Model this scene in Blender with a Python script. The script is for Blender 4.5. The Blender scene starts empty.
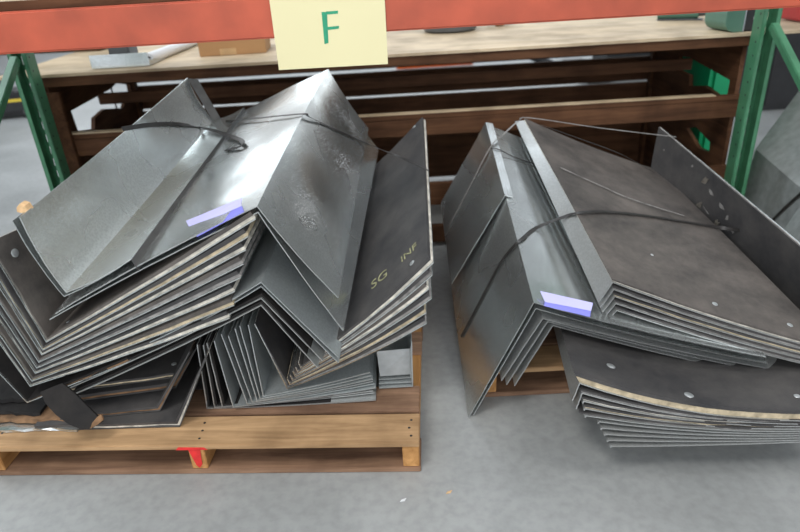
import bpy, bmesh, math, random
from mathutils import Vector, Matrix
random.seed(7)
C = bpy.context.scene.collection
# ------------------------------------------------------------------ camera
CAM_H = 1.2; FPX = 622.0
th = math.radians(26.57); rl = math.radians(3.4)
FW = Vector((0, math.cos(th), -math.sin(th)))
R0 = Vector((1, 0, 0)); U0 = Vector((0, math.sin(th), math.cos(th)))
RC = R0*math.cos(rl) - U0*math.sin(rl)
UC = U0*math.cos(rl) + R0*math.sin(rl)
EYE = Vector((0, 0, CAM_H))
def ray(u, v): return FW*FPX + RC*(u-400) + UC*(266-v)
def P(u, v, Y):
    d = ray(u, v); return EYE + d*(Y/d.y)
def Pz(u, v, z):
    d = ray(u, v); return EYE + d*((z-CAM_H)/d.z)
def Px(u, v, x):
    d = ray(u, v); return EYE + d*(x/d.x)
def Pn(u, v, p0, n, h=0.0):
    d = ray(u, v); n = n.normalized()
    return EYE + d*((p0 + n*h - EYE).dot(n)/d.dot(n))
cam = bpy.data.cameras.new('camera'); co = bpy.data.objects.new('camera', cam); C.objects.link(co)
cam.sensor_width = 36; cam.lens = FPX*36/800; cam.clip_start = 0.02
M = Matrix((RC, UC, -FW)).transposed().to_4x4(); M.translation = EYE
co.matrix_world = M
cam.dof.use_dof = True; cam.dof.focus_distance = 1.62; cam.dof.aperture_fstop = 2.4
bpy.context.scene.camera = co
vs = bpy.context.scene.view_settings
vs.view_transform = 'Standard'; vs.look = 'None'; vs.gamma = 1; vs.exposure = -0.26
# ------------------------------------------------------------------ materials
def mk(name):
    m = bpy.data.materials.new(name); m.use_nodes = True
    nt = m.node_tree; b = nt.nodes['Principled BSDF']
    return m, nt, b
def N(nt, t, **kw):
    n = nt.nodes.new(t)
    for k, v in kw.items():
        if k in n.inputs.keys(): n.inputs[k].default_value = v
        else: setattr(n, k, v)
    return n
def ramp(nt, src, stops):
    r = nt.nodes.new('ShaderNodeValToRGB'); e = r.color_ramp.elements
    e[0].position, e[0].color = stops[0][0], (*stops[0][1], 1)
    e[1].position, e[1].color = stops[1][0], (*stops[1][1], 1)
    for p, c in stops[2:]:
        q = e.new(p); q.color = (*c, 1)
    nt.links.new(src, r.inputs['Fac']); return r
def coords(nt, scale=(1,1,1), kind='Object'):
    t = nt.nodes.new('ShaderNodeTexCoord'); m = nt.nodes.new('ShaderNodeMapping')
    m.inputs['Scale'].default_value = scale
    nt.links.new(t.outputs[kind], m.inputs['Vector']); return m.outputs['Vector']
def plain(name, col, rough=.6, metal=0.0, var=.15, scale=12, bump=0.0, spec=.5):
    m, nt, b = mk(name); v = coords(nt)
    n = N(nt, 'ShaderNodeTexNoise', Scale=scale, Detail=5.0); nt.links.new(v, n.inputs['Vector'])
    lo = tuple(c*(1-var) for c in col); hi = tuple(min(1, c*(1+var)) for c in col)
    r = ramp(nt, n.outputs['Fac'], [(.3, lo), (.7, hi)])
    nt.links.new(r.outputs['Color'], b.inputs['Base Color'])
    b.inputs['Roughness'].default_value = rough; b.inputs['Metallic'].default_value = metal
    b.inputs['Specular IOR Level'].default_value = spec
    if bump:
        bp = N(nt, 'ShaderNodeBump', Strength=bump, Distance=.002); nt.links.new(n.outputs['Fac'], bp.inputs['Height'])
        nt.links.new(bp.outputs['Normal'], b.inputs['Normal'])
    return m
def galvanized(name, col=(.66,.70,.70), r0=.17, r1=.34, dust=.3, metal=.9):
    m, nt, b = mk(name); v = coords(nt)
    vo = N(nt, 'ShaderNodeTexVoronoi', Scale=160.0); nt.links.new(v, vo.inputs['Vector'])
    n = N(nt, 'ShaderNodeTexNoise', Scale=4.0, Detail=2.5, Roughness=.5); nt.links.new(v, n.inputs['Vector'])
    n2 = N(nt, 'ShaderNodeTexNoise', Scale=260.0, Detail=2.0); nt.links.new(v, n2.inputs['Vector'])
    c1 = tuple(c*.88 for c in col); c2 = tuple(min(1, c*1.08) for c in col)
    r = ramp(nt, vo.outputs['Distance'], [(.0, c1), (.8, c2)])
    mix = N(nt, 'ShaderNodeMixRGB', blend_type='MIX'); mix.inputs[2].default_value = (.33,.33,.32,1)
    d = ramp(nt, n.outputs['Fac'], [(.45, (0,0,0)), (.8, (dust,)*3)])
    nt.links.new(d.outputs['Color'], mix.inputs[0]); nt.links.new(r.outputs['Color'], mix.inputs[1])
    nt.links.new(mix.outputs['Color'], b.inputs['Base Color'])
    mr = N(nt, 'ShaderNodeMapRange'); mr.inputs['From Min'].default_value = .35; mr.inputs['From Max'].default_value = .7
    mr.inputs['To Min'].default_value = r0; mr.inputs['To Max'].default_value = r1
    nt.links.new(n.outputs['Fac'], mr.inputs['Value']); nt.links.new(mr.outputs['Result'], b.inputs['Roughness'])
    b.inputs['Metallic'].default_value = metal
    bp = N(nt, 'ShaderNodeBump', Strength=.12, Distance=.0006); nt.links.new(n2.outputs['Fac'], bp.inputs['Height'])
    n3 = N(nt, 'ShaderNodeTexNoise', Scale=3.0, Detail=1.0); nt.links.new(v, n3.inputs['Vector'])
    bp2 = N(nt, 'ShaderNodeBump', Strength=.6, Distance=.012); nt.links.new(n3.outputs['Fac'], bp2.inputs['Height'])
    nt.links.new(bp2.outputs['Normal'], bp.inputs['Normal']); nt.links.new(bp.outputs['Normal'], b.inputs['Normal'])
    return m
def wood(name, a, c, sc=(3,38,38), rough=.75, stain=None):
    m, nt, b = mk(name); v = coords(nt, sc)
    n = N(nt, 'ShaderNodeTexNoise', Scale=1.0, Detail=8.0, Roughness=.6, Distortion=.6); nt.links.new(v, n.inputs['Vector'])
    v2 = coords(nt); n2 = N(nt, 'ShaderNodeTexNoise', Scale=5.0, Detail=4.0); nt.links.new(v2, n2.inputs['Vector'])
    r = ramp(nt, n.outputs['Fac'], [(.3, a), (.68, c)])
    r2 = ramp(nt, n2.outputs['Fac'], [(.35, (.62,.6,.58)), (.6, (1,1,1))])
    mx = N(nt, 'ShaderNodeMixRGB', blend_type='MULTIPLY'); mx.inputs[0].default_value = 1
    nt.links.new(r.outputs['Color'], mx.inputs[1]); nt.links.new(r2.outputs['Color'], mx.inputs[2])
    nt.links.new(mx.outputs['Color'], b.inputs['Base Color']); b.inputs['Roughness'].default_value = rough
    b.inputs['Specular IOR Level'].default_value = .25
    bp = N(nt, 'ShaderNodeBump', Strength=.25, Distance=.002); nt.links.new(n.outputs['Fac'], bp.inputs['Height'])
    nt.links.new(bp.outputs['Normal'], b.inputs['Normal'])
    return m
GALV = galvanized('galvanized_steel')
GALV_D = galvanized('galvanized_steel_dusty', (.48,.50,.50), .35, .5, .5, .7)
GALV_C = galvanized('galvanized_steel_hazy', (.76,.80,.79), .20, .33, .2, .9)
GALV_S = galvanized('galvanized_steel_speckled', dust=.5)
GALV_P = galvanized('galvanized_steel_chalky', (.42,.46,.47), .32, .5, .4, .55)
ZINC = plain('zinc_dull', (.40,.43,.44), .5, .3, .15, 30)
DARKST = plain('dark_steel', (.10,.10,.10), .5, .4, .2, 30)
GALV_E = plain('cut_steel_edge', (.60,.66,.68), .35, .85, .2, 60)
def liner_mat(name, base=(.050,.050,.054), dusty=(.13,.125,.12)):
    m, nt, b = mk(name); v = coords(nt)
    n = N(nt, 'ShaderNodeTexNoise', Scale=6.0, Detail=8.0, Roughness=.7); nt.links.new(v, n.inputs['Vector'])
    r = ramp(nt, n.outputs['Fac'], [(.35, base), (.72, dusty)])
    nt.links.new(r.outputs['Color'], b.inputs['Base Color']); b.inputs['Roughness'].default_value = .55
    b.inputs['Specular IOR Level'].default_value = .45
    n2 = N(nt, 'ShaderNodeTexNoise', Scale=350.0, Detail=2.0); nt.links.new(v, n2.inputs['Vector'])
    bp = N(nt, 'ShaderNodeBump', Strength=.3, Distance=.001); nt.links.new(n2.outputs['Fac'], bp.inputs['Height'])
    nt.links.new(bp.outputs['Normal'], b.inputs['Normal']); return m
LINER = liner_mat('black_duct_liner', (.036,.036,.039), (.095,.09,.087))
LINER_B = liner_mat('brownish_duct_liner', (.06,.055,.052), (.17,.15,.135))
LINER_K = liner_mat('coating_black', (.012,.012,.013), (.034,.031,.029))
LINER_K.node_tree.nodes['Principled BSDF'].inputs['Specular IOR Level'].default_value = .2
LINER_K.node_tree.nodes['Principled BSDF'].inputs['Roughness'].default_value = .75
FIBER = plain('cream_fibre', (.60,.57,.50), .95, 0, .35, 45, .5)
FIBER_T = plain('tan_fibre', (.50,.42,.29), .95, 0, .35, 45, .5)
FIBER_G = plain('grey_fibre', (.27,.26,.25), .95, 0, .45, 45, .5)
FIBER_N = plain('brown_fibre', (.20,.115,.06), .95, 0, .5, 30, .5)
WOOD_F = wood('pallet_wood_pale', (.33,.20,.10), (.60,.39,.21))
WOOD_R = wood('pallet_wood_rough', (.15,.085,.055), (.36,.22,.14))
WOOD_Y = wood('pallet_wood_depth', (.40,.19,.06), (.66,.36,.14), (38,3,38))
WOOD_B = wood('skid_wood_brown', (.062,.027,.012), (.15,.07,.034))
WOOD_BY = wood('skid_wood_side', (.062,.027,.012), (.15,.07,.034), (38,3,38))
PLY = wood('plywood_face', (.55,.43,.28), (.68,.56,.40), (2,16,16), .6)
CARD = plain('cardboard', (.42,.24,.11), .85, 0, .1, 6)
RED = plain('beam_red_paint', (.43,.078,.036), .5, 0, .2, 9, .1)
REDSPRAY = plain('red_spray_paint', (.75,.03,.03), .6, 0, .25, 30)
GREEN = plain('post_green_paint', (.06,.21,.11), .35, 0, .25, 10)
GREENB = plain('bright_green_plastic', (.0,.50,.20), .5, 0, .08, 5)
BLACK = plain('black_plastic', (.015,.015,.017), .5, 0, .3, 10)
STRAP = plain('strap_black', (.035,.033,.032), .35, 0, .3, 40)
STRAP_W = plain('strap_grey', (.33,.32,.31), .35, .3, .2, 40)
PAPER = plain('pale_yellow_paper', (.74,.69,.42), .8, 0, .03, 3)
MARK = plain('green_marker_ink', (.02,.30,.16), .6, 0, .15, 60)
SLIP = plain('lilac_paper', (.52,.52,.90), .8, 0, .04, 8)
SLIP_SHADE = plain('lilac_paper_shaded', (.25,.26,.80), .8, 0, .04, 8)  # same lilac paper, the fold's shade put into a deeper blue
WHITE = plain('white_plastic', (.75,.77,.80), .4, 0, .05, 8)
GREYP = plain('grey_plastic', (.10,.105,.11), .5, 0, .1, 8)
STEEL = plain('bare_steel', (.55,.57,.6), .3, .9, .1, 8)
COPPER = plain('copper', (.45,.20,.06), .35, .8, .2, 20)
TOOLG = plain('tool_green', (.09,.20,.15), .45, 0, .1, 8)
REDP = plain('red_plastic', (.45,.02,.02), .4, 0, .1, 8)
YEL = plain('yellow_paint', (.8,.6,.05), .5, 0, .1, 8)
ORNG = plain('orange_plastic', (.95,.16,.02), .5, 0, .1, 8)
FOAM = plain('tan_foam', (.66,.44,.24), .95, 0, .2, 90, .6)
GLUE = plain('dried_glue', (.20,.18,.15), .8, 0, .4, 60)
CHALK = plain('faded_marker', (.30,.30,.17), .9, 0, .4, 80)
WASH = plain('pin_washer', (.52,.55,.56), .35, .6, .2, 60)
def speckle(m):
    nt = m.node_tree; b = nt.nodes['Principled BSDF']; v = coords(nt)
    vo = N(nt, 'ShaderNodeTexVoronoi', Scale=190.0); nt.links.new(v, vo.inputs['Vector'])
    no = N(nt, 'ShaderNodeTexNoise', Scale=5.0, Detail=3.0); nt.links.new(v, no.inputs['Vector'])
    lt_ = N(nt, 'ShaderNodeMath', operation='SUBTRACT'); nt.links.new(no.outputs['Fac'], lt_.inputs[0]); lt_.inputs[1].default_value = .36
    ls = N(nt, 'ShaderNodeMath', operation='LESS_THAN'); nt.links.new(vo.outputs['Distance'], ls.inputs[0]); nt.links.new(lt_.outputs[0], ls.inputs[1])
    src = b.inputs['Base Color'].links[0].from_socket
    mx = N(nt, 'ShaderNodeMixRGB'); mx.inputs[2].default_value = (.75,.76,.76,1)
    nt.links.new(ls.outputs[0], mx.inputs[0]); nt.links.new(src, mx.inputs[1]); nt.links.new(mx.outputs[0], b.inputs['Base Color'])
    mp = N(nt, 'ShaderNodeMapRange'); mp.inputs['To Min'].default_value = .9; mp.inputs['To Max'].default_value = .1
    nt.links.new(ls.outputs[0], mp.inputs['Value']); nt.links.new(mp.outputs[0], b.inputs['Metallic'])
speckle(GALV_S)
# ------------------------------------------------------------------ helpers
def tag(o, label=None, cat=None, group=None, kind=None):
    if label: o['label'] = label
    if cat: o['category'] = cat
    if group: o['group'] = group
    if kind: o['kind'] = kind
    return o
def empty(name, loc=(0,0,0), rot=(0,0,0)):
    o = bpy.data.objects.new(name, None); C.objects.link(o); o.location = loc; o.rotation_euler = rot
    o.empty_display_size = .05; return o
def mesh_obj(name, verts, faces, mats, parent=None, midx=None, smooth=None):
    me = bpy.data.meshes.new(name); me.from_pydata([tuple(v) for v in verts], [], faces)
    for m in (mats if isinstance(mats, (list, tuple)) else [mats]): me.materials.append(m)
    if midx: 
        for p, i in zip(me.polygons, midx): p.material_index = i
    bm = bmesh.new(); bm.from_mesh(me); bmesh.ops.recalc_face_normals(bm, faces=bm.faces); bm.to_mesh(me); bm.free()
    if smooth is not None:
        for p in me.polygons: p.use_smooth = True
        me.set_sharp_from_angle(angle=math.radians(smooth))
    o = bpy.data.objects.new(name, me); C.objects.link(o)
    if parent: o.parent = parent
    return o
def from_bm(name, bm, mats, parent=None, smooth=None):
    me = bpy.data.meshes.new(name); bmesh.ops.recalc_face_normals(bm, faces=bm.faces); bm.to_mesh(me); bm.free()
    for m in (mats if isinstance(mats, (list, tuple)) else [mats]): me.materials.append(m)
    if smooth is not None:
        for p in me.polygons: p.use_smooth = True
        me.set_sharp_from_angle(angle=math.radians(smooth))
    o = bpy.data.objects.new(name, me); C.objects.link(o)
    if parent: o.parent = parent
    return o
def box(name, c, s, mat, parent=None, bev=.002, rot=None):
    bm = bmesh.new(); bmesh.ops.create_cube(bm, size=1)
    bmesh.ops.scale(bm, vec=s, verts=bm.verts)
    if bev: bmesh.ops.bevel(bm, geom=bm.edges[:], offset=min(bev, min(s)*.4), segments=2 if bev < .01 else 6, affect='EDGES')
    if rot: bmesh.ops.rotate(bm, matrix=rot, verts=bm.verts, cent=(0,0,0))
    bmesh.ops.translate(bm, vec=c, verts=bm.verts)
    return from_bm(name, bm, mat, parent)
def prism(name, pts, d, mat, parent=None):
    """closed outline pts (3-D, planar) pushed along vector d"""
    n = len(pts); d = Vector(d)
    vs_ = [Vector(p) for p in pts] + [Vector(p)+d for p in pts]
    fs = [tuple(range(n)), tuple(range(2*n-1, n-1, -1))] + [(i, (i+1) % n, n+(i+1) % n, n+i) for i in range(n)]
    return mesh_obj(name, vs_, fs, mat, parent)
def disc(name, c, n, r, t, mat, parent=None, seg=18, sx=1.0):
    n = n.normalized(); a = n.orthogonal().normalized(); b = n.cross(a)
    ring = [(0, r*.96), (t, r*.8), (t*1.15, 0.0001)]
    V, Fc = [], []
    for h, rr in ring:
        for i in range(seg):
            q = 2*math.pi*i/seg; V.append(c + n*h + a*rr*sx*math.cos(q) + b*rr*math.sin(q))
    for k in range(len(ring)-1):
        for i in range(seg):
            j = (i+1) % seg; Fc.append((k*seg+i, k*seg+j, (k+1)*seg+j, (k+1)*seg+i))
    Fc.append(tuple(range(seg))); Fc.append(tuple(range((len(ring)-1)*seg, len(ring)*seg)))
    return mesh_obj(name, V, Fc, mat, parent, smooth=40)
def ribbon(name, pts, nrm, w, t, mat, parent=None, sub=6):
    """flat strap through pts (smoothed), nrm a normal or one per point"""
    pts = [Vector(p) for p in pts]
    nr = nrm if isinstance(nrm, list) else [nrm]*len(pts)
    Q, NN = [], []
    for i in range(len(pts)-1):
        p0 = pts[max(i-1, 0)]; p1 = pts[i]; p2 = pts[i+1]; p3 = pts[min(i+2, len(pts)-1)]
        for k in range(sub):
            s = k/sub
            Q.append(.5*((2*p1) + (p2-p0)*s + (2*p0-5*p1+4*p2-p3)*s*s + (3*p1-p0-3*p2+p3)*s**3))
            NN.append(nr[i].lerp(nr[i+1], s))
    Q.append(pts[-1]); NN.append(nr[-1])
    V, Fc = [], []
    for i, q in enumerate(Q):
        tn = (Q[min(i+1, len(Q)-1)] - Q[max(i-1, 0)]).normalized()
        n = NN[i].normalized(); s = tn.cross(n).normalized(); n = s.cross(tn).normalized()
        V += [q - s*w/2, q + s*w/2, q + s*w/2 + n*t, q - s*w/2 + n*t]
    for i in range(len(Q)-1):
        a = i*4
        for k in range(4): Fc.append((a+k, a+(k+1) % 4, a+4+(k+1) % 4, a+4+k))
    Fc += [(0,1,2,3), tuple(len(V)-4+k for k in (0,1,2,3))]
    return mesh_obj(name, V, Fc, mat, parent, smooth=50)
# ---- a bent sheet: profile A-F-B at the near end, the same at the far end
class Panel: pass
def nodes_of(near, sag, seg, wob, rnd):
    out = []
    for w in range(len(near)-1):
        a, b = near[w], near[w+1]
        for k in range(seg + (1 if w == len(near)-2 else 0)):
            s = k/seg; out.append((a.lerp(b, s), w, s))
    return out
def panel(name, near, far, label, cat, group=None, liner=0, th=(1,1,1), lt=.012, mats=None, sag=(0,0), wob=.0015,
          core=None, inset=0.0, seg=10, nl=8, skin=True, coat=True, smat=None, longsag=0.0, lw=None, cf=.46):
    """liner: +1 above the sheet, -1 below it, 0 bare metal"""
    rnd = random.Random(hash(label) % 1000 if False else len(label)*7 + int(abs(near[0].x)*1e4))
    near = [Vector(p) for p in near]; far = [Vector(p) for p in far]
    K = KK = (len(near)-1)*seg + 1; lo = (lw or 0)*seg
    # centre grid
    G = []
    for j in range(nl+1):
        t = j/nl; row = []
        for w in range(len(near)-1):
            a = near[w].lerp(far[w], t); b = near[w+1].lerp(far[w+1], t)
            ca = (b-a); ld = (far[w]-near[w]).normalized(); nn = ca.cross(ld).normalized()
            if nn.z < 0 and abs(nn.z) > .02: pass
            for k in range(seg + (1 if w == len(near)-2 else 0)):
                s = k/seg; p = a.lerp(b, s)
                q = p - nn*(sag[w]*4*s*(1-s)) - Vector((0,0,1))*longsag*4*t*(1-t)
                if wob and k not in (0,): q = q + nn*rnd.uniform(-wob, wob)*.35*(1 if j in (0, nl) else .1)
                row.append(q)
        G.append(row)
    # normals with mitre at the folds
    NR = []
    for j in range(nl+1):
        row = []; r = G[j]; rn = G[min(j+1, nl)]; rp = G[max(j-1, 0)]
        for i in range(K):
            ld = (rn[i]-rp[i]).normalized()
            n1 = n2 = None
            if i > 0: n1 = (r[i]-r[i-1]).cross(ld).normalized()
            if i < K-1: n2 = (r[i+1]-r[i]).cross(ld).normalized()
            if n1 is None: n1 = n2
            if n2 is None: n2 = n1
            n = (n1+n2).normalized(); c = max(.45, n.dot(n1)); row.append(n/c)
        NR.append(row)
    def tf(i):
        s = i/seg; w = min(int(s), len(near)-2); f = s-w
        return th[w]*(1-f) + th[w+1]*f
    jit = [rnd.uniform(-1, 1) for _ in range(K+1)]
    def slab(nm, h0, h1, mat, par, y0=0.0, endtrim=0.0, wavy=0.0, lo=0):
        V = []; K = KK - lo
        for h in (h0, h1):
            for j in range(nl+1):
                for i in range(lo, KK):
                    p = G[j][i] + NR[j][i]*h*(tf(i) if abs(h) > .0027 else 1)
                    if j == 0 and y0:
                        d = (G[1][i]-G[0][i]).normalized(); p = p + d*(y0 + wavy*jit[i])
                    V.append(p)
        L = K*(nl+1); Fc = []
        for b_ in (0, L):
            for j in range(nl):
                for i in range(K-1):
                    a = b_ + j*K + i; Fc.append((a, a+1, a+K+1, a+K) if b_ else (a, a+K, a+K+1, a+1))
        for i in range(K-1):
            Fc.append((i, i+1, L+i+1, L+i)); a = nl*K + i; Fc.append((a, L+a, L+a+1, a+1))
        for j in range(nl):
            a = j*K; Fc.append((a, L+a, L+a+K, a+K)); a = j*K + K-1; Fc.append((a, a+K, L+a+K, L+a))
        return mesh_obj(nm, V, Fc, mat, par, smooth=28)
    smat = smat or GALV
    st = .0026
    root = None
    root = slab(name, 0, st, smat, None)
    tag(root, label, cat, group)
    pn = Panel(); pn.o = root; pn.near = near; pn.far = far; pn.top = st; pn.cover = None
    if liner:
        sg = 1 if liner > 0 else -1
        b0 = st if sg > 0 else 0.0
        c0 = b0 + sg*.0003; c1 = b0 + sg*lt*cf; c2 = b0 + sg*lt
        fo = slab('insulation_core', c0, c1, core or FIBER, root, .004, 0, .0025, lo); fo['label'] = 'fibrous insulation layer'
        co_ = slab('liner_coating', c1, c2, (mats or LINER), root, .002, 0, .0015, lo); co_['label'] = 'black liner facing'
        pn.top = max(c2, st); pn.cover = co_
    pn.th = th
    return pn
def wing_plane(pn, w):
    a, b, c = pn.near[w], pn.near[w+1], pn.far[w]
    n = (b-a).cross(c-a).normalized(); return a, n
from mathutils.bvhtree import BVHTree
_bv = {}
def hit(pn, u, v):
    """point and normal where the line of sight meets the sheet's upper surface"""
    if pn not in _bv:
        V, Fc = [], []
        for o in [pn.o] + ([pn.cover] if pn.cover else []):
            b = len(V); V += [tuple(x.co) for x in o.data.vertices]; Fc += [tuple(i+b for i in p.vertices) for p in o.data.polygons]
        _bv[pn] = BVHTree.FromPolygons(V, Fc)
    loc, n, i, d = _bv[pn].ray_cast(EYE, ray(u, v).normalized())
    if loc is None: return None
    if n.dot(EYE-loc) < 0: n = -n
    return loc, n
def on(pn, w, u, v, h=.0):
    r = hit(pn, u, v)
    if r: return r[0] + r[1]*h
    a, n = wing_plane(pn, w); return Pn(u, v, a, n, pn.top + h)
def washer(pn, w, u, v, r=.009, h=None):
    q_ = hit(pn, u, v)
    if q_ is None: print('washer missed', u, v); return
    disc('pin_washer', q_[0] + q_[1]*.0003, q_[1], r, .0012, WASH, pn.o)
# ------------------------------------------------------------------ setting
def structure(o): o['kind'] = 'structure'; return o
def floor_mat():
    m, nt, b = mk('concrete_floor'); v = coords(nt)
    n = N(nt, 'ShaderNodeTexNoise', Scale=1.6, Detail=9.0, Roughness=.62); nt.links.new(v, n.inputs['Vector'])
    n2 = N(nt, 'ShaderNodeTexNoise', Scale=40.0, Detail=4.0); nt.links.new(v, n2.inputs['Vector'])
    r = ramp(nt, n.outputs['Fac'], [(.3, (.25,.262,.262)), (.7, (.40,.415,.415))])
    r2 = ramp(nt, n2.outputs['Fac'], [(.3, (.86,.86,.86)), (.6, (1,1,1))])
    mx = N(nt, 'ShaderNodeMixRGB', blend_type='MULTIPLY'); mx.inputs[0].default_value = 1
    nt.links.new(r.outputs['Color'], mx.inputs[1]); nt.links.new(r2.outputs['Color'], mx.inputs[2])
    nt.links.new(mx.outputs['Color'], b.inputs['Base Color'])
    mr = N(nt, 'ShaderNodeMapRange'); mr.inputs['To Min'].default_value = .3; mr.inputs['To Max'].default_value = .55
    nt.links.new(n.outputs['Fac'], mr.inputs['Value']); nt.links.new(mr.outputs['Result'], b.inputs['Roughness'])
    return m
structure(box('floor', (0, 3, -.05), (22, 20, .1), floor_mat(), bev=0))
WALL = plain('painted_wall', (.55,.57,.58), .8, 0, .05, 2)
structure(box('wall_back', (0, 12.9, 3), (22, .2, 6), WALL, bev=0))
structure(box('wall_left', (-10.9, 3, 3), (.2, 19.6, 6), WALL, bev=0))
structure(box('wall_right', (10.9, 3, 3), (.2, 19.6, 6), WALL, bev=0))
CEIL = plain('dark_reflection_strip', (.26,.265,.27), .8, 0, .05, 2)
for k in range(8):
    structure(box('ceiling_reflection_strip' if k == 0 else 'ceiling_reflection_strip', (-9.6 + k*2.75, 3, 5.6), (1.75, 20, .08), CEIL, bev=0))  # unseen strips with open gaps, added to band the metal's reflections
# ------------------------------------------------------------------ pallets
def pallet(label, group, a, b, depth, hgt, nboards, red_mid=False, nst=3, nails=False):
    """a,b: left and right front corners on the floor"""
    a = Vector(a); b = Vector(b); a.z = b.z = 0
    W = (b-a).length; ang = math.atan2((b-a).y, (b-a).x)
    root = empty('wooden_pallet', a, (0, 0, ang)); tag(root, label, 'pallet', group)
    bt = .016; sw = .042
    bw = .112
    sh = hgt - 2*bt
    gap = (depth - nboards*bw)/(nboards-1)
    for k in range(nboards):
        y = k*(bw+gap) + bw/2 + (random.uniform(-.004, .004) if k else 0)
        if k == 1: y = bw*1.5 + .008
        d = box('deck_board', (W/2 + random.uniform(-.003, .003), y, hgt-bt/2), (W, bw, bt), WOOD_F if k == 0 else WOOD_R, root, .002)
        if k == 0 and nails:
            for sx in (.03, W/2+.006, W-.022):
                for yy in (.025, .055, .085):
                    n_ = disc('nail_head', Vector((sx+random.uniform(-.006,.006), y-bw/2+yy, hgt-.0003)), Vector((0,0,1)), .0042, .0006, BLACK, d, 10)
    for k in (0, nboards//2, nboards-1):
        y = k*(bw+gap) + bw/2
        box('bottom_board', (W/2, y, bt/2), (W, bw, bt), WOOD_R, root, .002)
    for k in range(nst):
        x = sw/2 + .003 + k*(W-sw-.006)/(nst-1)
        s = box('stringer', (x, depth/2+.0015, bt+sh/2), (sw, depth-.003, sh), WOOD_Y, root, .002)
        if red_mid and k == 1:
            r_ = prism('red_paint_mark', [(x-sw/2+.003, .0009, hgt-bt-.001), (x+sw/2-.008, .0009, hgt-bt-.001), (x+sw/2-.012, .0009, bt+.018), (x, .0009, bt+.006), (x-sw/2+.014, .0009, bt+.016)], (0, -.0012, 0), REDSPRAY, s)
            r2_ = prism('red_paint_mark', [(x-sw/2-.03, -.0002, hgt-.0155), (x+sw/2+.012, -.0002, hgt-.0155), (x+sw/2+.004, -.0002, hgt-.008), (x-sw/2-.022, -.0002, hgt-.0065)], (0, -.001, 0), REDSPRAY, s)
    return root
pallet('pale wooden pallet with a red-painted middle stringer end under the left heap', None,
       Pz(-9, 476, 0), Pz(421, 472, 0), 1.12, .1, 6, red_mid=True, nails=True)
pallet('wooden pallet mostly hidden under the right heap of sheets', None,
       Vector((.22, 1.485, 0)), Vector((1.38, 1.47, 0)), .98, .1, 6)
# ------------------------------------------------------------------ LEFT HEAP
YN = 1.33; YF = 2.3
ORD = ['topmost','second','third','fourth','fifth','sixth','seventh','eighth','ninth','tenth','eleventh']
def ordl(i, n):
    if i == 0: return 'topmost'
    if i == n-1: return 'lowest'
    return ORD[i] + ' from the top'
def L3(ps): return [P(*p) for p in ps]
# S2/B direction
Bn = L3([(56,314,YN),(257,207,YN),(338,298,YN)]); Bf = L3([(206,134,YF),(328,70,YF),(368,129,YF)])
# trough panel C
Cn = L3([(19,217,YN),(66,293,YN),(131,260,YN)]); Cf = L3([(187,78,YF),(213,121,YF),(244,108,YF)])
D1 = Cf[1]-Cn[1]
# stack one: lined V panels fanned on the left
top = L3([(-14,243,YN),(46,343,YN),(257,219,YN)]); bot = L3([(-52,272,YN+.005),(30,387,YN+.005),(229,319,YN+.005)])
n1 = 8; S1 = []
cores = [FIBER, FIBER_T, FIBER, FIBER_G, FIBER_G, FIBER, FIBER_T, FIBER]
for i in range(n1):
    f = i/(n1-1)
    nr = [top[k].lerp(bot[k], f) for k in range(3)]
    jx = random.uniform(-.012, .012); dirb = (nr[2]-nr[1]).normalized(); nr[2] = nr[2] + dirb*jx
    jy = Vector((0, random.uniform(-.006, .006), 0)); nr = [p+jy for p in nr]
    fr = [Cf[0] + Vector((.0,-.24,-.21)) + (nr[0]-top[0])*.9, nr[1] + D1*.86 + Vector((0,0,-.075)), nr[2] + (Bf[1]-Bn[1])*.93 + Vector((0,0,-.02))]
    S1.append(panel('lined_duct_sheet', nr, fr, '%s-edged lined steel angle, %s in the fanned stack' % (['cream','tan','cream','grey','grey','cream','tan','cream'][i], ordl(i, n1)),
          'duct panel', 'fanned lined panels on the left pallet', liner=1, lt=.019, th=(.42,.42,1), core=cores[i], sag=(0,.004), mats=LINER_B if i % 3 == 0 else LINER))
nr = L3([(-50,322,YN+.008),(27,403,YN+.008),(130,362,YN+.008)])
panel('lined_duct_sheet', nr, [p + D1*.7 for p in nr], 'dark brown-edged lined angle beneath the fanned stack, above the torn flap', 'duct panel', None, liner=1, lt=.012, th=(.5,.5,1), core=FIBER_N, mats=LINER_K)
washer(S1[0], 0, 15, 253, .011, .009)
washer(S1[0], 1, 68, 322, .006, .012)
# extra shorter light-edged sheets between trough and stack at the fold
tip = L3([(12,221,YN+.012),(64,297,YN+.012),(122,266,YN+.012)])
Ctwo = panel('bent_metal_sheet', tip, [Cf[k] + (tip[k]-Cn[k])*.5 + Vector((0,-.03,-.022)) for k in range(3)], 'bare steel trough sheet nested directly beneath the big left trough', 'sheet metal', None, sag=(.009,.004), longsag=.005)
Cp = panel('bent_metal_sheet', Cn, Cf, 'large shiny galvanized trough sheet at the back left of the left heap', 'sheet metal', None, smat=GALV_C, sag=(.009,.006), longsag=.004)
# narrow flange lip along the right side of the trough
fl = [Cn[2], Cn[2] + Vector((.012,-.004,-.028))]; flf = [Cf[2], Cf[2] + Vector((.012,0,-.028))]
def strip(name, n2, f2, t, mat, parent, seg=6):
    a0, a1 = n2; b0, b1 = f2; d = (a1-a0).cross(b0-a0).normalized()*t
    return prism(name, [a0, a1, b1, b0], d, mat, parent)
strip('side_flange', fl, flf, .0018, DARKST, Cp.o)  # dark colour stands in for the shaded gap along the trough edge
strip('end_lip', [Cf[0], Cf[0]+Vector((.035,.01,-.01))], [Cf[1], Cf[1]+Vector((.03,.008,.0))], .0015, DARKST, Cp.o)
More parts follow.
